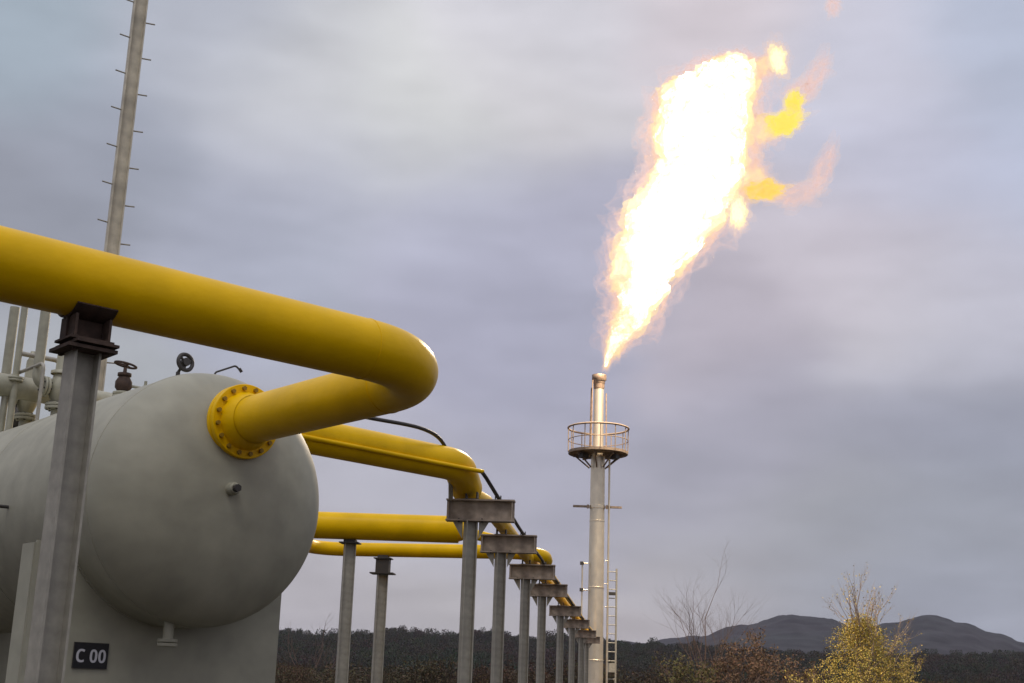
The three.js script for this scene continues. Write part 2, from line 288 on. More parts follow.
{
  const t = thing('vent_tube', 'thin bent steel tube rising from the vessel beside the black handwheel', 'tube', plant(0, VT - 0.03, -0.06), TURN);
  part('tube', sweep(bendPath([V(0, 0, 0), V(0.02, 0.08, 0.02), V(0.2, 0.17, 0.05), V(0.25, 0.13, 0.06)], 0.03, 6), 0.009, 8), M.darkSteel, t);
  part('tip', rod([0.235, 0.15, 0.056], [0.262, 0.118, 0.062], 0.015), M.darkSteel, t);
}
function reliefValve(z, label, h, lean) {
  const t = thing('relief_valve', label, 'valve', plant(0, VT - 0.02, z), TURN);
  part('inlet_neck', [rod([0, 0, 0], [0, 0.22, 0], 0.06, 20)], M.pale, t);
  const f1 = part('inlet_flange', [disc(0.13, 0.032, [0, 0.2, 0], [0, 1, 0], 32), disc(0.13, 0.032, [0, 0.236, 0], [0, 1, 0], 32)], M.pale, t); boltRing(8, 0.105, [0, 0.234, 0], [0, 1, 0], f1, M.darkSteel, 0.012, 0.09);
  part('valve_body', turned([[0.06, 0], [0.09, 0.06], [0.12, 0.14], [0.12, 0.22], [0.085, 0.29], [0.075, 0.34]], [0, 0.26, 0], [0, 1, 0], 32), M.pale, t);
  part('bonnet', turned([[0.11, 0], [0.11, 0.035], [0.065, 0.05], [0.06, 0.3], [0.04, 0.34], [0.03, 0.42], [0, 0.42]], [0, 0.6, 0], [0, 1, 0], 28), M.pale, t);
  part('outlet_pipe', sweep(bendPath([V(0, 0.44, 0), V(lean, 0.44, 0), V(lean, h, 0)], 0.12, 10), 0.055, 24), M.pale, t);
  const f2 = part('outlet_flange', [disc(0.11, 0.03, [lean * 0.5, 0.44, 0], [lean, 0, 0], 32), disc(0.11, 0.03, [lean * 0.5 + Math.sign(lean) * 0.035, 0.44, 0], [lean, 0, 0], 32)], M.pale, t);
  boltRing(8, 0.088, [lean * 0.5 + Math.sign(lean) * 0.03, 0.44, 0], [lean, 0, 0], f2, M.darkSteel, 0.01, 0.09);
  return t;
}
reliefValve(-3.55, 'pale grey relief valve on the vessel, right behind the support post', 1.3, -0.26);
reliefValve(-4.45, 'pale grey relief valve on the vessel, farther from the support post', 1.5, -0.28);
{
  const t = thing('gate_valve', 'flanged gate valve with rusty handwheel standing on the vessel', 'valve', plant(0.05, VT - 0.02, -2.02), TURN);
  part('neck', rod([0, 0, 0], [0, 0.16, 0], 0.045, 18), M.pale, t);
  part('flange', [disc(0.1, 0.028, [0, 0.12, 0], [0, 1, 0], 24), disc(0.1, 0.028, [0, 0.152, 0], [0, 1, 0], 24)], M.pale, t);
  part('valve_body', turned([[0.05, 0], [0.085, 0.05], [0.085, 0.11], [0.05, 0.17], [0.07, 0.17], [0.07, 0.2], [0.02, 0.21], [0.015, 0.3], [0, 0.3]], [0, 0.18, 0], [0, 1, 0], 24), M.rust, t);
  handwheel(t, [0, 0.47, 0], [0.15, 1, 0.1], 0.11, M.rust, 0.012);
  part('side_tube', sweep(bendPath([V(0, 0.26, 0), V(0.24, 0.26, 0), V(0.24, 0.34, 0)], 0.05, 6), 0.016, 10), M.pale, t);
}
{
  const t = thing('globe_valve', 'squat dark globe valve with black handwheel among the relief valves', 'valve', plant(0.12, VT - 0.03, -4.95), TURN);
  part('neck', rod([0, 0, 0], [0, 0.2, 0], 0.05, 18), M.pale, t);
  part('flange', disc(0.12, 0.03, [0, 0.14, 0], [0, 1, 0], 28), M.pale, t);
  part('valve_body', turned([[0.05, 0], [0.11, 0.06], [0.13, 0.14], [0.1, 0.24], [0.06, 0.28], [0.08, 0.29], [0.08, 0.32], [0.025, 0.33], [0.02, 0.46], [0, 0.46]], [0, 0.17, 0], [0, 1, 0], 28), M.darkSteel, t);
  handwheel(t, [0, 0.64, 0], [0.2, 1, 0.25], 0.13, M.darkSteel, 0.013);
}
{
  const t = thing('vent_riser', 'slim pale riser pipe with a flange joint behind the relief valves', 'pipe', plant(-0.35, VT - 0.12, -3.95), TURN);
  part('pipe_run', rod([0, 0, 0], [0, 1.75, 0], 0.038, 18), M.pale, t);
  part('flange', [disc(0.085, 0.025, [0, 0.62, 0], [0, 1, 0], 24), disc(0.085, 0.025, [0, 0.648, 0], [0, 1, 0], 24)], M.pale, t);
  part('branch', sweep(bendPath([V(0, 0.95, 0), V(0.5, 0.95, 0), V(0.5, 0.4, 0)], 0.08, 8), 0.028, 14), M.steel, t);
}
{
  const t = thing('crossover_pipe', 'pale pipe with flanged ends lying across the top of the vessel', 'pipe', plant(0.35, VT + 0.46, -4.05), TURN);
  part('pipe_run', sweep([V(-1.2, 0, 0), V(0.62, 0, 0)], 0.13, 36), M.pale, t);
  part('end_flange', [disc(0.2, 0.04, [0.62, 0, 0], [1, 0, 0], 40), disc(0.2, 0.035, [0.665, 0, 0], [1, 0, 0], 40)], M.pale, t);
  part('support_leg', rod([0.05, -0.1, 0], [0.05, -0.6, 0], 0.04), M.pale, t); part('support_leg', rod([-0.75, -0.1, 0], [-0.75, -0.62, 0], 0.04), M.pale, t);
}
{
  const t = thing('handrail', 'thin grey tube rail running along the top of the vessel', 'rail', plant(-0.3, VT - 0.1, -5.2), TURN);
  part('rail', sweep(bendPath([V(0, 0, 1.9), V(0, 0.72, 1.9), V(0, 0.72, -0.9), V(0, 0, -0.9)], 0.08, 8), 0.02, 12), M.steel, t);
  part('brace', [rod([0, 0.72, 0.6], [0, 1.15, 0.05], 0.013), rod([0, 0.72, 0.6], [0, 0, 0.6], 0.016)], M.steel, t);
}
{
  const t = thing('level_gauge', 'short dark instrument tube sticking out of the vessel flank', 'instrument', plant(-VR + 0.01, VY - 0.07, -1.62), TURN);
  part('tube', [rod([0.03, 0, 0], [-0.16, 0, 0], 0.016), rod([-0.12, -0.02, 0], [-0.12, 0.05, 0], 0.012)], M.darkSteel, t);
}

// ---------------------------------------------------------------- pipe rack running to the flare
const RA = R(5.8), rackX = z => -0.33 + 0.1015 * (-z - 16.92), PH = 4.19, BT = 4.0, HO = -0.12;
const RACK = [-16.92, -20.7, -25.4, -29.85, -37.0, -43.5, -50.4, -55.6];
const ords = ['first', 'second', 'third', 'fourth', 'fifth', 'sixth', 'seventh', 'eighth'];
RACK.forEach((z, i) => {
  const s = thing('rack_support', `grey steel T support under the pipe line, ${ords[i]} one counted towards the flare stack`, 'pipe support', [rackX(z), 0, z], -RA, 'T supports of the pipe line');
  part('column', hSection(BT - 0.31, 0.14, 0.15, 0.014, 0.01, 0.03).map(g => g.rotateY(R(24)).translate(-0.12, 0, 0)), M.steel, s);
  part('base_plate', box(0.36, 0.03, 0.36, -0.12, 0.015, 0), M.steel, s);
  const b = part('cross_beam', [box(0.88, 0.02, 0.17, 0, BT - 0.01, 0), box(0.88, 0.02, 0.17, 0, BT - 0.27, 0), box(0.876, 0.24, 0.014, 0, BT - 0.14, 0)], M.beam, s);
  for (const x of [-0.41, 0.41]) part('stiffener', box(0.012, 0.236, 0.14, x, BT - 0.14, 0), M.beam, b);
  part('pipe_shoe', [box(0.02, 0.1, 0.12, HO - 0.07, BT + 0.045, 0), box(0.02, 0.1, 0.12, HO + 0.07, BT + 0.045, 0), box(0.2, 0.01, 0.14, HO, BT + 0.004, 0)], M.darkSteel, s);
  for (const x of [0.185, 0.255]) part('guide_clip', box(0.012, 0.06, 0.05, x, BT + 0.028, 0), M.darkSteel, s);
  for (const x of [-0.225, -0.015]) part('gusset', new THREE.ExtrudeGeometry(new THREE.Shape([new THREE.Vector2(0, 0), new THREE.Vector2(0, -0.22), new THREE.Vector2(x < -0.1 ? -0.13 : 0.13, 0)]), { depth: 0.012, bevelEnabled: false }).translate(x, BT - 0.281, -0.006), M.steel, s);
  for (const x of [-0.27, 0.03]) for (const z of [-0.055, 0.055]) part('bolt', new THREE.CylinderGeometry(0.014, 0.014, 0.05, 6).translate(x, BT - 0.272, z), M.darkSteel, s);
});
{
  const p = thing('yellow_pipe', 'yellow gas pipe coming past the vessel and turning onto the T supports', 'pipe');
  const a = V(-0.62, 4.37, -16.5), d = V(-0.702, 0, 0.712);
  const far = a.clone().addScaledVector(d, 4.1);
  const end = V(-0.53, 4.19, -17.25);
  part('pipe_run', sweep(bendPath([far.clone().add(V(-3, 0, -3.6)), far, a, end], 0.62, 16), PR, 48), M.yellow, p);
  const run = [end.clone(), end.clone().add(V(0.05, -0.03, -0.35))]; for (let i = 0; i <= 24; i++) { const z = -18.4 - (57.6 - 18.4) * i / 24; run.push(V(rackX(z) + HO, PH - 0.02, z)); }
  part('reducer', sweep(run.slice(0, 2), t => PR - 0.09 * t, 32), M.yellow, p);
  part('header', sweep(run.slice(1), 0.115, 28), M.yellow, p);
  const o = V(0.30, -0.11, 0.16).multiplyScalar(0.62);   // small line clipped to the lower near side
  part('tracer_line', sweep([a.clone().addScaledVector(d, 3.6).add(o), a.clone().addScaledVector(d, -0.17).add(o)], 0.028, 14), M.yellow, p);
  const st = part('support_stub', [rod([-0.72, BT - 0.005, -16.9], [-0.72, PH + 0.05, -16.62], 0.03)], M.steel, p);
}
{
  const p = thing('yellow_pipe', 'thick yellow pipe running level from behind the vessel across to the supports', 'pipe');
  const z = -23.2; part('pipe_run', sweep([V(-8.5, 4.38, z - 0.22), V(-0.82, 4.35, z + 0.04)], 0.235, 40), M.yellow, p);
  part('reducer', sweep([V(-0.82, 4.35, z + 0.04), V(-0.6, 4.29, z + 0.045)], t => 0.235 - 0.145 * t, 32), M.yellow, p);
  part('branch', sweep(bendPath([V(-0.6, 4.29, z + 0.045), V(-0.2, 4.2, z + 0.05), V(rackX(z) + HO, PH - 0.02, z + 0.06)], 0.2, 6), 0.09, 20), M.yellow, p);
}
{
  const p = thing('yellow_pipe', 'thinner yellow pipe looping off and running just beyond the thick level pipe', 'pipe');
  part('pipe_run', sweep(bendPath([V(-4.1, 4.26, -23.4), V(-3.75, 4.26, -26.35), V(rackX(-25.7) + 0.17, 4.26, -25.7), V(rackX(-26.6) + 0.17, 4.2, -26.6)], 0.6, 16), 0.135, 28), M.yellow, p);
  part('small_header', sweep([V(rackX(-26.5) + 0.17, 4.2, -26.5), V(rackX(-27.6) + 0.17, 4.08, -27.6), V(rackX(-57.4) + 0.17, 4.08, -57.4)], 0.06, 16), M.yellow, p);
}
for (const [x, z, top, label] of [[-2.72, -23.3, 4.08, 'slim grey steel post with flat cap under the thick level yellow pipe'], [-2.38, -26.15, 4.1, 'slim grey steel post with dark collar under the thinner level yellow pipe']]) {
  const s = thing('pipe_post', label, 'pipe support', [x, 0, z], -RA);
  part('column', hSection(top - 0.05, 0.16, 0.2, 0.016, 0.012, 0.03).map(g => g.rotateY(R(20))), M.steel, s);
  part('base_plate', box(0.36, 0.03, 0.36, 0, 0.015, 0), M.steel, s);
  part('cap_plate', [box(0.34, 0.02, 0.3, 0, top - 0.01, 0), box(0.2, 0.05, 0.2, 0, top + 0.025, 0)], M.darkSteel, s);
  if (z < -24) part('collar', [box(0.46, 0.025, 0.34, 0, top - 0.3, 0), box(0.26, 0.27, 0.22, 0, top - 0.16, 0)], M.darkSteel, s);
}
{
  const p = thing('conduit', 'thin dark conduit arching over the yellow pipe and following the T supports', 'conduit');
  const pts = [V(-2.6, 4.6, -13.9), V(-1.662, 4.625, -14.9), V(-1.05, 4.67, -15.72), V(-0.86, 4.63, -16.1), V(-0.76, 4.52, -16.36)];
  part('arch', sweep(new THREE.CatmullRomCurve3(pts).getPoints(40), 0.024, 10), M.darkSteel, p);
  const q = [V(-0.32, 4.29, -16.5), V(-0.27, 4.24, -16.62)]; for (let i = 1; i <= 60; i++) { const z = -16.35 - (57.2 - 16.35) * i / 60; q.push(V(rackX(z) + 0.22, BT + 0.048 - 0.02 * Math.abs(Math.sin(i * 0.8)), z)); }
  part('run', sweep(q, 0.026, 10), M.darkSteel, p);
}

// ---------------------------------------------------------------- flare stack
const SX = 4.03, SZ = -58.5;
{
  const s = thing('flare_stack', 'tall pale metal flare stack with round platform burning gas at its tip', 'flare stack', [SX, 0, SZ], 0);
  part('lower_tube', turned([[0.37, 0], [0.34, 6.2], [0.315, 12.2]], [0, 0, 0], [0, 1, 0], 48), M.galv, s);
  part('base_flange', disc(0.75, 0.06, [0, 0, 0], [0, 1, 0], 40), M.galv, s);
  for (const y of [3.1, 6.2, 9.1]) part('joint_ring', disc(0.372 - (y - 3) * 0.005, 0.05, [0, y, 0], [0, 1, 0], 40), M.galv, s);
  part('upper_tube', turned([[0.33, 12.2], [0.24, 12.5], [0.22, 15.5]], [0, 0, 0], [0, 1, 0], 40), M.galv, s);
  part('burner_tip', turned([[0.22, 15.1], [0.25, 15.2], [0.25, 15.5], [0.33, 15.55], [0.33, 15.78], [0.28, 15.79], [0.27, 15.4], [0.18, 15.3]], [0, 0, 0], [0, 1, 0], 40), M.stackTip, s);
  for (const [a, L] of [[2.6, 3.3], [3.5, 3.0], [0.5, 2.7]]) part('pilot_pipe', sweep([V(Math.cos(a) * 0.4, 12.2, Math.sin(a) * 0.4), V(Math.cos(a) * 0.36, 12.2 + L, Math.sin(a) * 0.36)], 0.03, 10), M.stackTip, s);
  const pl = part('platform', [turned([[0.37, 0], [1.34, 0], [1.34, 0], [1.34, 0.12], [1.34, 0.12], [0.37, 0.1]], [0, 12.12, 0], [0, 1, 0], 48)], M.deck, s);
  for (let i = 0; i < 8; i++) { const a = i / 8 * 6.283 + 0.2; part('bracket', [rod([Math.cos(a) * 0.38, 11.5, Math.sin(a) * 0.38], [Math.cos(a) * 1.1, 12.1, Math.sin(a) * 1.1], 0.035, 8), box(0.75, 0.12, 0.05, 0.75, 0, 0).rotateY(-a).translate(0, 12.06, 0)], M.deck, pl); }
  for (const a of [0.62, 2.5]) part('junction_box', box(0.36, 0.2, 0.3).rotateY(-a).translate(Math.cos(a) * 0.85, 11.95, Math.sin(a) * 0.85), M.darkSteel, pl);
  const gr = part('guard_rail', [new THREE.TorusGeometry(1.36, 0.045, 8, 72).rotateX(Math.PI / 2).translate(0, 13.3, 0)], M.deck, s);
  part('mid_rail', new THREE.TorusGeometry(1.34, 0.02, 8, 72).rotateX(Math.PI / 2).translate(0, 12.75, 0), M.deck, gr);
  for (let i = 0; i < 12; i++) { const a = i / 12 * 6.283; part('rail_post', rod([Math.cos(a) * 1.34, 12.2, Math.sin(a) * 1.34], [Math.cos(a) * 1.35, 13.3, Math.sin(a) * 1.35], 0.022, 8), M.deck, gr); }
  for (const sx of [-1, 1]) part('guy_arm', [box(0.72, 0.09, 0.12, sx * 0.72, 9.75, 0.1), box(0.08, 0.16, 0.16, sx * 0.42, 9.75, 0.1)], M.deck, s);
  part('arm_collar', disc(0.35, 0.14, [0, 9.68, 0], [0, 1, 0], 40), M.galv, s);
  // caged ladder on the right flank
  const ld = part('ladder', [rod([0.52, 0.1, -0.2], [0.52, 12.2, -0.2], 0.03, 8), rod([0.52, 0.1, 0.2], [0.52, 12.2, 0.2], 0.03, 8)], M.galv, s);
  const rg = rod([0, 0, -0.2], [0, 0, 0.2], 0.014, 8); for (let i = 0; i < 40; i++) { const o = new THREE.Mesh(rg, M.galv); o.name = 'rung'; o.position.set(0.52, 0.3 + i * 0.3, 0); o.castShadow = o.receiveShadow = true; ld.add(o); }
  for (const y of [5.4, 6.4, 7.4]) part('ladder_stay', rod([0.38, y, 0], [0.54, y, 0], 0.02, 8), M.galv, ld);
  const side = part('ignition_line', [rod([-0.62, 0, 0.1], [-0.62, 7.3, 0.1], 0.035, 10), rod([-0.62, 7.25, 0.1], [-0.36, 7.25, 0.1], 0.03, 10), rod([-0.62, 6.1, 0.1], [-0.36, 6.1, 0.1], 0.03, 10)], M.galv, s);
  for (const y of [6.1, 7.25]) part('clamp', box(0.16, 0.14, 0.16, -0.64, y, 0.1), M.darkSteel, side);
}
{
  const m = thing('ladder_mast', 'slim pale ladder mast with rungs standing beside the flare stack base', 'mast', [4.98, 0, -61.5], R(8));
  for (const x of [-0.2, 0.2]) part('rail', rod([x, 0, 0], [x, 7.35, 0], 0.045, 10), M.steel, m);
  const g = rod([-0.2, 0, 0], [0.2, 0, 0], 0.022, 8); for (let i = 0; i < 18; i++) { const o = new THREE.Mesh(g, M.steel); o.name = 'rung'; o.position.y = 0.4 + i * 0.4; o.castShadow = o.receiveShadow = true; m.add(o); }
  part('lamp_bracket', box(0.34, 0.14, 0.12, -0.04, 6.2, 0.08), M.darkSteel, m);
  part('control_box', [box(0.3, 0.4, 0.2, -0.02, 2.9, 0.12)], M.steel, m);
}

// ---------------------------------------------------------------- flame
const OUT = [[4.31, 16.2, 0.06], [4.42, 16.6, 0.2], [4.66, 17.13, 0.34], [5.33, 18.16, 0.74], [5.7, 19.19, 1.0], [6.05, 20.22, 1.25], [6.5, 21.56, 1.85], [7.2, 22.87, 2.2], [7.7, 23.94, 2.3], [8.27, 25.01, 2.35], [8.8, 26.4, 2.32], [8.74, 28.0, 2.45], [9.16, 29.69, 2.3], [9.6, 30.44, 1.98], [10.0, 31.09, 1.5], [10.25, 31.69, 0.9], [10.35, 32.07, 0.25]];
// rolling fire: a swept body whose skin is folded into billows by turbulence
function fire(grow, shift, amp, s, na = 170, nt = 380) {
  const pos = [], idx = [], P = (i, k) => { i = Math.max(0, Math.min(OUT.length - 1, i)); return OUT[i][k]; };
  for (let j = 0; j <= nt; j++) {
    const t = j / nt * (OUT.length - 1), i = Math.min(OUT.length - 2, Math.floor(t)), f = t - i;
    const h = k => { const a = P(i - 1, k), b = P(i, k), c = P(i + 1, k), d = P(i + 2, k); return b + 0.5 * f * (c - a + f * (2 * a - 5 * b + 4 * c - d + f * (3 * (b - c) + d - a))); };
    const cx = h(0), cy = h(1), tip = smooth(0, 3.5, t) , r0 = Math.max(0.03, h(2) * grow + shift * tip), e = Math.min(1, r0 / 1.3);
    for (let k = 0; k <= na; k++) {
      const a = (k % na) / na * 2 * Math.PI, ux = Math.cos(a), uz = Math.sin(a), bx = cx + ux * r0, bz = uz * r0 * 0.85;
      const q = fbm(bx * 0.5 + 2, cy * 0.5, bz * 0.5, 2) * 1.4;
      const big = Math.abs(fbm(bx * 0.55 + q + s * 0.13, cy * 0.42, bz * 0.55 - q, 2)), mid = Math.abs(fbm(bx * 1.25 + q, cy * 0.95 + s * 0.3, bz * 1.25, 3)), fine = fbm(bx * 3.1 + s, cy * 2.4, bz * 3.1, 3);
      const r = r0 + e * amp * (2.7 * big + 1.5 * mid + 0.55 * fine - 0.75), up = e * amp * (1.8 * fbm(bx * 0.9 + 5, cy * 0.8, bz * 0.9 + s, 3) + 0.5 * fine);
      pos.push(cx + ux * Math.max(0.012, r), cy + up, uz * Math.max(0.012, r) * 0.85);
    }
  }
  for (let j = 0; j < nt; j++) for (let k = 0; k < na; k++) { const a = j * (na + 1) + k, b = a + na + 1; idx.push(a, b, a + 1, a + 1, b, b + 1); }
  const g = new THREE.BufferGeometry(); g.setAttribute('position', new THREE.Float32BufferAttribute(pos, 3)); g.setAttribute('uv', new THREE.Float32BufferAttribute(new Float32Array(pos.length / 3 * 2), 2)); g.setIndex(idx); g.computeVertexNormals(); return g.translate(-4.31, -15.7, 0);
}
function puff(x, y, z, sx, sy, sz, tilt, s, k) {
  const g = new THREE.IcosahedronGeometry(1, 20), p = g.attributes.position, v = V(0, 0, 0);
  for (let i = 0; i < p.count; i++) {
    v.fromBufferAttribute(p, i); const q = k * (0.7 + 1.1 * Math.abs(fbm(v.x * 1.1 + s, v.y * 1.1, v.z * 1.1 + s * 0.7, 2)) + 0.9 * fbm(v.x * 2.1 - s, v.y * 2.1 + k, v.z * 2.1, 4));
    v.multiplyScalar(Math.max(0.1, q)); v.set(v.x * sx, v.y * sy, v.z * sz).applyAxisAngle(V(0, 0, 1), tilt); p.setXYZ(i, v.x + x - 4.31, v.y + y - 15.7, v.z + z);
  }
  g.computeVertexNormals(); return g;
}
{
  const glow = (r, g, b, o) => mat({ color: 0x000000, emissive: col(r, g, b), roughness: 1, transparent: o < 1, opacity: o, depthWrite: o >= 1, side: THREE.DoubleSide });
  const f = thing('flame', 'huge white and yellow gas flame blowing sideways from the flare stack tip', 'flame', [4.31, 15.7, -58.5]);
  part('flame_core', fire(0.9, -0.1, 0.62, 3.1), glow(5.2, 4.6, 3.3, 1), f);
  part('flame_envelope', fire(0.92, 0.0, 0.64, 3.9), glow(1.7, 1.5, 0.85, 0.5), f);
  part('flame_envelope', fire(0.94, 0.1, 0.66, 5.2), glow(1.2, 0.95, 0.42, 0.28), f);
  part('outer_flame', fire(0.98, 0.24, 0.6, 7.4, 120, 260), glow(1.0, 0.62, 0.42, 0.13), f);
  part('outer_flame', fire(1.0, 0.46, 0.66, 9.8, 120, 260), glow(1.0, 0.62, 0.52, 0.07), f);
  part('outer_flame', fire(1.04, 0.8, 0.75, 12.6, 110, 240), glow(1.0, 0.64, 0.56, 0.035), f);
  const kinds = { yellow: [glow(1.0, 0.72, 0.03, 0.6), glow(1.0, 0.86, 0.06, 0.6), glow(1, 0.8, 0.3, 0.22)], amber: [glow(1.0, 0.56, 0.03, 0.6), glow(1.0, 0.7, 0.05, 0.55), glow(1, 0.66, 0.28, 0.2)], white: [glow(1.8, 1.6, 1.0, 0.7), glow(1.3, 1.1, 0.55, 0.4), glow(1, 0.7, 0.5, 0.14)], peach: [glow(1.2, 0.9, 0.42, 0.4), glow(1.0, 0.72, 0.4, 0.25), glow(1, 0.6, 0.45, 0.1)], pink: [glow(1.0, 0.6, 0.45, 0.07), glow(1.0, 0.58, 0.46, 0.05), glow(1, 0.56, 0.48, 0.035)] };
  const haloes = glow(1, 0.66, 0.5, 0.04);
  const tongue = (kind, ...a) => [0.6, 0.82, 1.05, 1.32].forEach((k, i) => part('flame_tongue', puff(...a, k), i < 3 ? kinds[kind][i] : haloes, f));
  tongue('peach', 11.6, 28.2, 0, 0.8, 0.9, 0.5, 0.2, 17.3); tongue('peach', 11.3, 25.6, 0, 0.7, 0.9, 0.5, 0.2, 19.1); tongue('yellow', 12.65, 28.4, 0.3, 1.15, 0.6, 0.6, 0.35, 2.2); tongue('yellow', 13.2, 29.35, 0.2, 0.5, 0.85, 0.4, -0.1, 5.4);
  tongue('amber', 11.6, 24.95, 0.3, 1.15, 0.52, 0.5, 0.05, 4.1); tongue('white', 10.35, 23.75, 0.6, 0.5, 1.05, 0.4, 0.05, 7.7);
  tongue('white', 12.45, 31.9, 0, 0.55, 0.95, 0.5, 0.1, 9.3); tongue('peach', 11.5, 31.5, -0.2, 1.0, 0.6, 0.5, 0.4, 1.9);
  tongue('pink', 14.4, 31.2, 0, 0.5, 1.1, 0.4, -0.5, 11.7); tongue('pink', 14.6, 26.3, 0, 0.45, 1.3, 0.4, -0.4, 13.1); tongue('pink', 13.3, 24.9, 0, 1.2, 0.55, 0.4, 0.35, 15.9); tongue('pink', 15.29, 34.9, 0, 0.35, 0.5, 0.3, 0, 3.9); tongue('pink', 13.6, 30.3, -0.2, 0.8, 0.6, 0.4, 0.6, 6.1);
  tongue('peach', 4.4, 16.4, 0.05, 0.2, 0.45, 0.2, -0.35, 2.7); tongue('peach', 4.8, 17.1, 0.1, 0.45, 0.7, 0.35, -0.5, 4.9); tongue('peach', 5.1, 18.2, 0.4, 0.75, 0.95, 0.5, -0.5, 5.8);
  tongue('white', 5.0, 20.9, 0.4, 0.6, 0.95, 0.5, 0, 14.2); tongue('peach', 4.95, 20.0, 0.4, 0.7, 0.6, 0.5, 0, 16.4);
  const l = new THREE.PointLight(new THREE.Color(1, 0.8, 0.56), 2400, 0, 2); l.position.set(2.6, 7.2, 3.9); l.castShadow = true; l.shadow.radius = 75; f.add(l);
}

// ---------------------------------------------------------------- step mast behind the vessel
{
  const m = thing('step_mast', 'tall pale steel mast with climbing pegs on both sides behind the vessel', 'mast', [-6.105, 0, -19], R(26));
  part('column', [box(0.02, 19, 0.16, -0.095, 9.5, 0), box(0.02, 19, 0.16, 0.095, 9.5, 0), box(0.17, 19, 0.012, 0, 9.5, 0.0)], M.mast, m);
  part('base_plate', box(0.5, 0.03, 0.5, 0, 0.015, 0), M.mast, m);
  const g = [rod([0.105, 0, 0], [0.26, 0.01, 0], 0.012, 8), rod([-0.105, 0, 0], [-0.26, 0.02, 0], 0.012, 8)];
  for (let i = 0; i < 56; i++) { const o = new THREE.Mesh(g[i % 2], M.steel); o.name = 'climbing_peg'; o.position.set(0, 1.2 + i * 0.31, 0); o.castShadow = o.receiveShadow = true; m.add(o); }
}

// ---------------------------------------------------------------- trees and scrub
class Plant {
  constructor() { this.w = []; this.p = []; this.c = []; this.tips = []; }
  limb(a, d, L, r, depth, o) {
    const n = 4, pts = [a.clone()], dir = d.clone();
    for (let i = 0; i < n; i++) { dir.add(V(rr(-1, 1), rr(-0.6, 1) * o.lift, rr(-1, 1)).multiplyScalar(o.wob)).normalize(); pts.push(pts[i].clone().addScaledVector(dir, L / n)); }
    this.w.push(sweep(pts, t => r * (1 - 0.55 * t), depth > 3 ? 7 : 4, false));
    if (depth <= 1) for (const q of pts.slice(1)) this.tips.push(q);
    if (!depth) return;
    const k = o.kids + (rnd() < 0.5 ? 1 : 0);
    for (let i = 0; i < k; i++) {
      const t = i === 0 ? 1 : rr(0.3, 1), q = pts[Math.min(n, Math.round(t * n))], ax = V(rr(-1, 1), rr(-0.3, 0.5), rr(-1, 1)).normalize();
      const nd = dir.clone().multiplyScalar(i === 0 ? 1.4 : 0.75).add(ax.multiplyScalar(o.spread)).normalize();
      this.limb(q, nd, L * rr(0.58, 0.8), r * 0.55, depth - 1, o);
    }
  }
  leaf(q, s, c) {
    const a = V(rr(-1, 1), rr(-1, 1), rr(-1, 1)).normalize(), b = a.clone().cross(V(rr(-1, 1), rr(-1, 1), rr(-1, 1))).normalize(), h = s * 0.6;
    const A = q.clone().addScaledVector(a, -s), B = q.clone().addScaledVector(b, h), C = q.clone().addScaledVector(a, s), D = q.clone().addScaledVector(b, -h);
    for (const v of [A, B, C, A, C, D]) { this.p.push(v.x, v.y, v.z); this.c.push(c[0], c[1], c[2]); }
  }
  foliage() { const g = new THREE.BufferGeometry(); g.setAttribute('position', new THREE.Float32BufferAttribute(this.p, 3)); g.setAttribute('color', new THREE.Float32BufferAttribute(this.c, 3)); g.setAttribute('uv', new THREE.Float32BufferAttribute(new Float32Array(this.p.length / 3 * 2), 2)); g.computeVertexNormals(); return g; }
}
const tone = (a, b) => { const k = rnd(), v = rr(0.6, 1.1); return [0, 1, 2].map(i => (a[i] + (b[i] - a[i]) * k) * v); };
function tree(name, label, category, [x, z], stems, opts, leaves, bark, leafColor) {
  const p = new Plant();
  for (const [dx, dz, d, L, r, depth] of stems) p.limb(V(dx, 0, dz), V(...d).normalize(), L, r, depth, opts);
  const t = thing(name, label, category, [x, 0, z]);
  part('trunk', p.w, bark, t);
  if (leaves) { leaves(p); part('crown', p.foliage(), leafColor, t); }
  return p;
}
seed = 58;
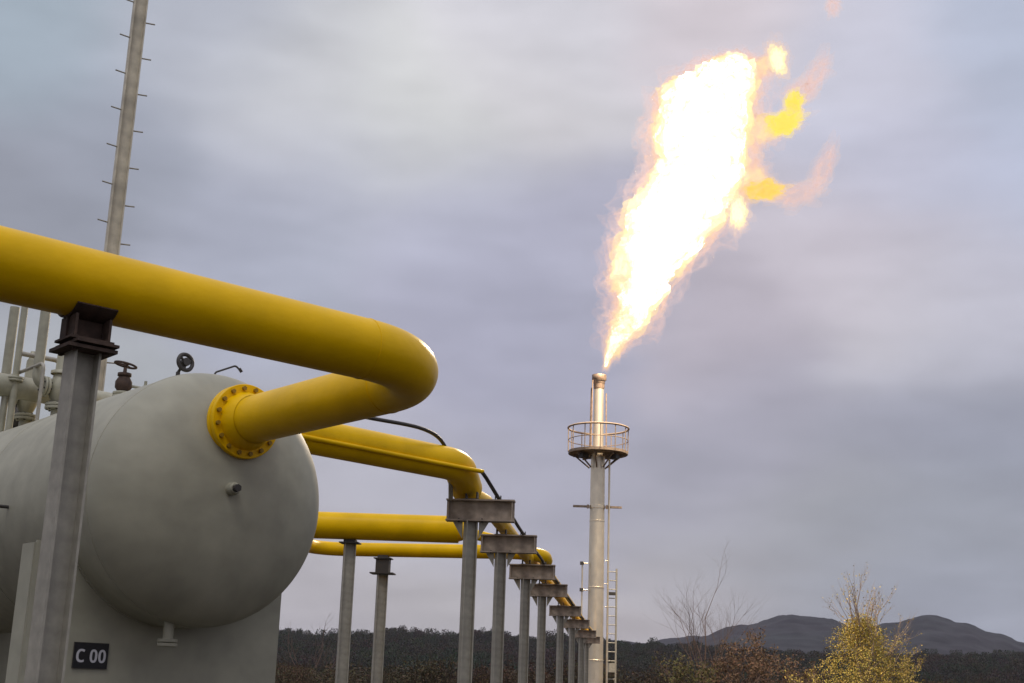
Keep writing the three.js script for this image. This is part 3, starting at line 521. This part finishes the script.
// blossoming tree: low bushy crown, thin leader above
tree('blossoming_tree', 'yellow blossoming tree with a thin twiggy leader, right of the flare stack', 'tree', [14.72, -55], [[0, 0, [0.0, 1, 0], 2.7, 0.1, 5], [0.05, 0, [0.06, 1, 0.05], 2.5, 0.08, 5], [-0.05, 0.05, [-0.07, 1, -0.05], 2.4, 0.08, 5], [0.1, 0, [0.6, 1, 0.2], 1.5, 0.07, 4], [-0.1, 0, [-0.7, 1, -0.1], 1.5, 0.07, 4], [0, 0.1, [0.1, 1, 0.7], 1.4, 0.06, 4]], { lift: 1.2, wob: 0.1, kids: 2, spread: 0.3 }, p => {
  const y = [1, 0.74, 0.28], g = [0.55, 0.56, 0.18];
  for (const q of p.tips) { const up = smooth(3.6, 4.6, q.y); for (let i = 0; i < (rnd() < up ? (rnd() < 0.35 ? 1 : 0) : 4); i++) p.leaf(q.clone().add(V(rr(-1, 1), rr(-1, 1), rr(-1, 1)).multiplyScalar(0.12)), rr(0.02, 0.045), tone(y, g)); }
  for (let c = 0; c < 760; c++) {
    const a = rr(0, 6.283), h = rr(0.6, 5.0), lim = (2.95 - 0.92 * Math.max(0, h - 2.2)) * (0.84 + 0.75 * noise(Math.cos(a) * 1.9 + 3, h * 1.3, Math.sin(a) * 1.9)), r = Math.max(0.05, lim) * Math.pow(rnd(), 0.42), q = V(Math.cos(a) * r, h, Math.sin(a) * r);
    for (let i = 0; i < 30; i++) p.leaf(q.clone().add(V(rr(-1, 1), rr(-0.8, 1.2), rr(-1, 1)).multiplyScalar(0.24)), rr(0.02, 0.046), tone(y, g));
  }
}, M.paleBark, leafMat(0.6, 0.55, 0.34));
tree('bare_tree', 'thin leafless tree with fine upright twigs behind the brown thicket', 'tree', [11.6, -75], [[0, 0, [0.03, 1, 0], 3.4, 0.07, 6], [0.1, 0, [-0.25, 1, 0], 2.8, 0.055, 6], [0, 0, [0.3, 1, 0.2], 2.6, 0.05, 6], [-0.2, 0, [-0.1, 1, 0.2], 2.9, 0.05, 6]], { lift: 0.6, wob: 0.12, kids: 2, spread: 0.46 }, null, M.bark);
function thicket(name, label, x, z, h, w, n, a, b, base) {
  return tree(name, label, 'shrub', [x, z], Array.from({ length: 5 }, () => [rr(-0.4, 0.4) * w, rr(-0.4, 0.4), [rr(-0.6, 0.6), 1, rr(-0.5, 0.5)], h * 0.42, 0.06, 4]), { lift: 0.4, wob: 0.2, kids: 2, spread: 0.65 }, p => {
    for (const q of p.tips) if (q.y < h * 1.1) for (let i = 0; i < n; i++) p.leaf(q.clone().add(V(rr(-1, 1), rr(-1, 1), rr(-1, 1)).multiplyScalar(0.2)), rr(0.04, 0.085), tone(a, b));
  }, M.bark, base);
}
const brown = leafMat(0.2, 0.125, 0.09), olive = leafMat(0.15, 0.12, 0.06);
thicket('brown_thicket', 'rounded brown thicket in front of the thin leafless tree', 13.5, -74, 5.0, 2.4, 4, [1, 0.85, 0.8], [0.75, 0.9, 0.7], brown);
thicket('brown_thicket', 'low brown bush beside the rounded thicket, nearer the flare stack', 10.2, -72, 3.6, 2.2, 2, [1, 0.9, 0.8], [0.7, 1, 0.6], olive);
thicket('brown_thicket', 'dull brown bush between the rounded thicket and the blossoming tree', 16.2, -82, 3.9, 2.6, 2, [1, 0.85, 0.8], [0.8, 0.9, 0.7], brown);
tree('pale_blossom_tree', 'pale blossoming tree whose twigs reach in beyond the yellow tree', 'tree', [21.3, -50], [[0, 0, [-0.08, 1, 0], 2.2, 0.1, 5], [0, 0, [-0.22, 1, 0.2], 1.7, 0.07, 4], [0, 0, [0.4, 1, -0.2], 2.4, 0.08, 4]], { lift: 0.5, wob: 0.16, kids: 2, spread: 0.6 }, p => {
  for (const q of p.tips) for (let i = 0; i < 4; i++) p.leaf(q.clone().add(V(rr(-1, 1), rr(-1, 1), rr(-1, 1)).multiplyScalar(0.16)), rr(0.03, 0.06), tone([1, 0.9, 0.7], [0.7, 0.75, 0.4]));
}, M.bark, leafMat(0.4, 0.36, 0.2));
tree('bare_tree', 'small leafless tree rising over the scrub beyond the vessel', 'tree', [-18.3, -130], [[0, 0, [0, 1, 0], 3.2, 0.12, 5], [0.3, 0, [0.3, 1, 0], 2.8, 0.1, 5]], { lift: 0.6, wob: 0.14, kids: 2, spread: 0.55 }, null, M.bark);

// woodland on the rise and rough scrub on the plain: nobody could count them
function copies(name, geo, m, n, place, label, category) {
  const o = new THREE.InstancedMesh(geo, m, n), d = new THREE.Object3D(), c = new THREE.Color();
  for (let i = 0; i < n; i++) { const [x, y, z, sx, sy, k] = place(i); d.position.set(x, y, z); d.rotation.y = rr(0, 6.28); d.scale.set(sx, sy, sx); d.updateMatrix(); o.setMatrixAt(i, d.matrix); c.setRGB(...k); o.setColorAt(i, c); }
  o.name = name; o.castShadow = o.receiveShadow = true; o.userData = { kind: 'stuff', label, category }; scene.add(o); return o;
}
function clump(n, s, twigs) {
  const p = new Plant();
  for (let i = 0; i < n; i++) { const a = rr(0, 6.283), h = Math.pow(rnd(), 0.8), lim = 0.5 * Math.sqrt(Math.max(0.03, 1 - ((h - 0.5) / 0.56) ** 2)), r = lim * Math.pow(rnd(), 0.4), q = V(Math.cos(a) * r, h, Math.sin(a) * r); p.leaf(q, rr(0.6, 1.3) * s, [rr(0.7, 1.1), rr(0.75, 1.05), rr(0.7, 1)]); }
  const g = p.foliage();
  const t = []; for (let i = 0; i < twigs; i++) { const q = V(rr(-0.35, 0.35), rr(0.7, 1.15), rr(-0.35, 0.35)); t.push(sweep([V(0, 0, 0), q], k => 0.018 * (1 - 0.8 * k), 3, false)); }
  for (const q of t) { const c = new Float32Array(q.attributes.position.count * 3).fill(0.6); q.setAttribute('color', new THREE.BufferAttribute(c, 3)); }
  return join([g, ...t]);
}
seed = 977;
const woodMat = leafMat(0.062, 0.052, 0.038), scrubMat = leafMat(0.1, 0.076, 0.05);
copies('woodland', clump(160, 0.06, 5), woodMat, 15000, () => {
  const az = rr(-27, 25), r = rr(560, 1060), x = Math.sin(R(az)) * r, z = -Math.cos(R(az)) * r, h = rr(4, 8) * (1 + 0.55 * fbm(x / 30, z / 30, 9, 2)) + 4 * Math.pow(rnd(), 6), g = c01(0.5 + 1.6 * fbm(x / 90, z / 90, 3, 3));
  return [x, rise(az, r) - 0.6, z, h * rr(0.6, 0.9), h, [1.15 - 0.5 * g, 0.95 + 0.1 * g, 0.95 - 0.2 * g].map(v => v * rr(0.75, 1.15))];
}, 'mixed brown and green woodland covering the low rise', 'woodland');
copies('scrub', clump(700, 0.022, 16), scrubMat, 2000, i => {
  const az = rr(-27, 25), r = 88 + 120 * Math.pow(rnd(), 1.2), x = Math.sin(R(az)) * r, z = -Math.cos(R(az)) * r, h = rr(2.2, 3.9) * (0.85 + 0.5 * fbm(x / 20, z / 20, 5, 2));
  return [x, 0, z, h * rr(0.8, 1.3), h, [rr(0.8, 1.2), rr(0.75, 1.15), rr(0.7, 1)]];
}, 'rough brown scrub spreading over the plain below the hills', 'scrub');

scene.fog = new THREE.FogExp2(0x9d9aac, 0.00007);
scene.updateMatrixWorld(true);
renderer.render(scene, camera);
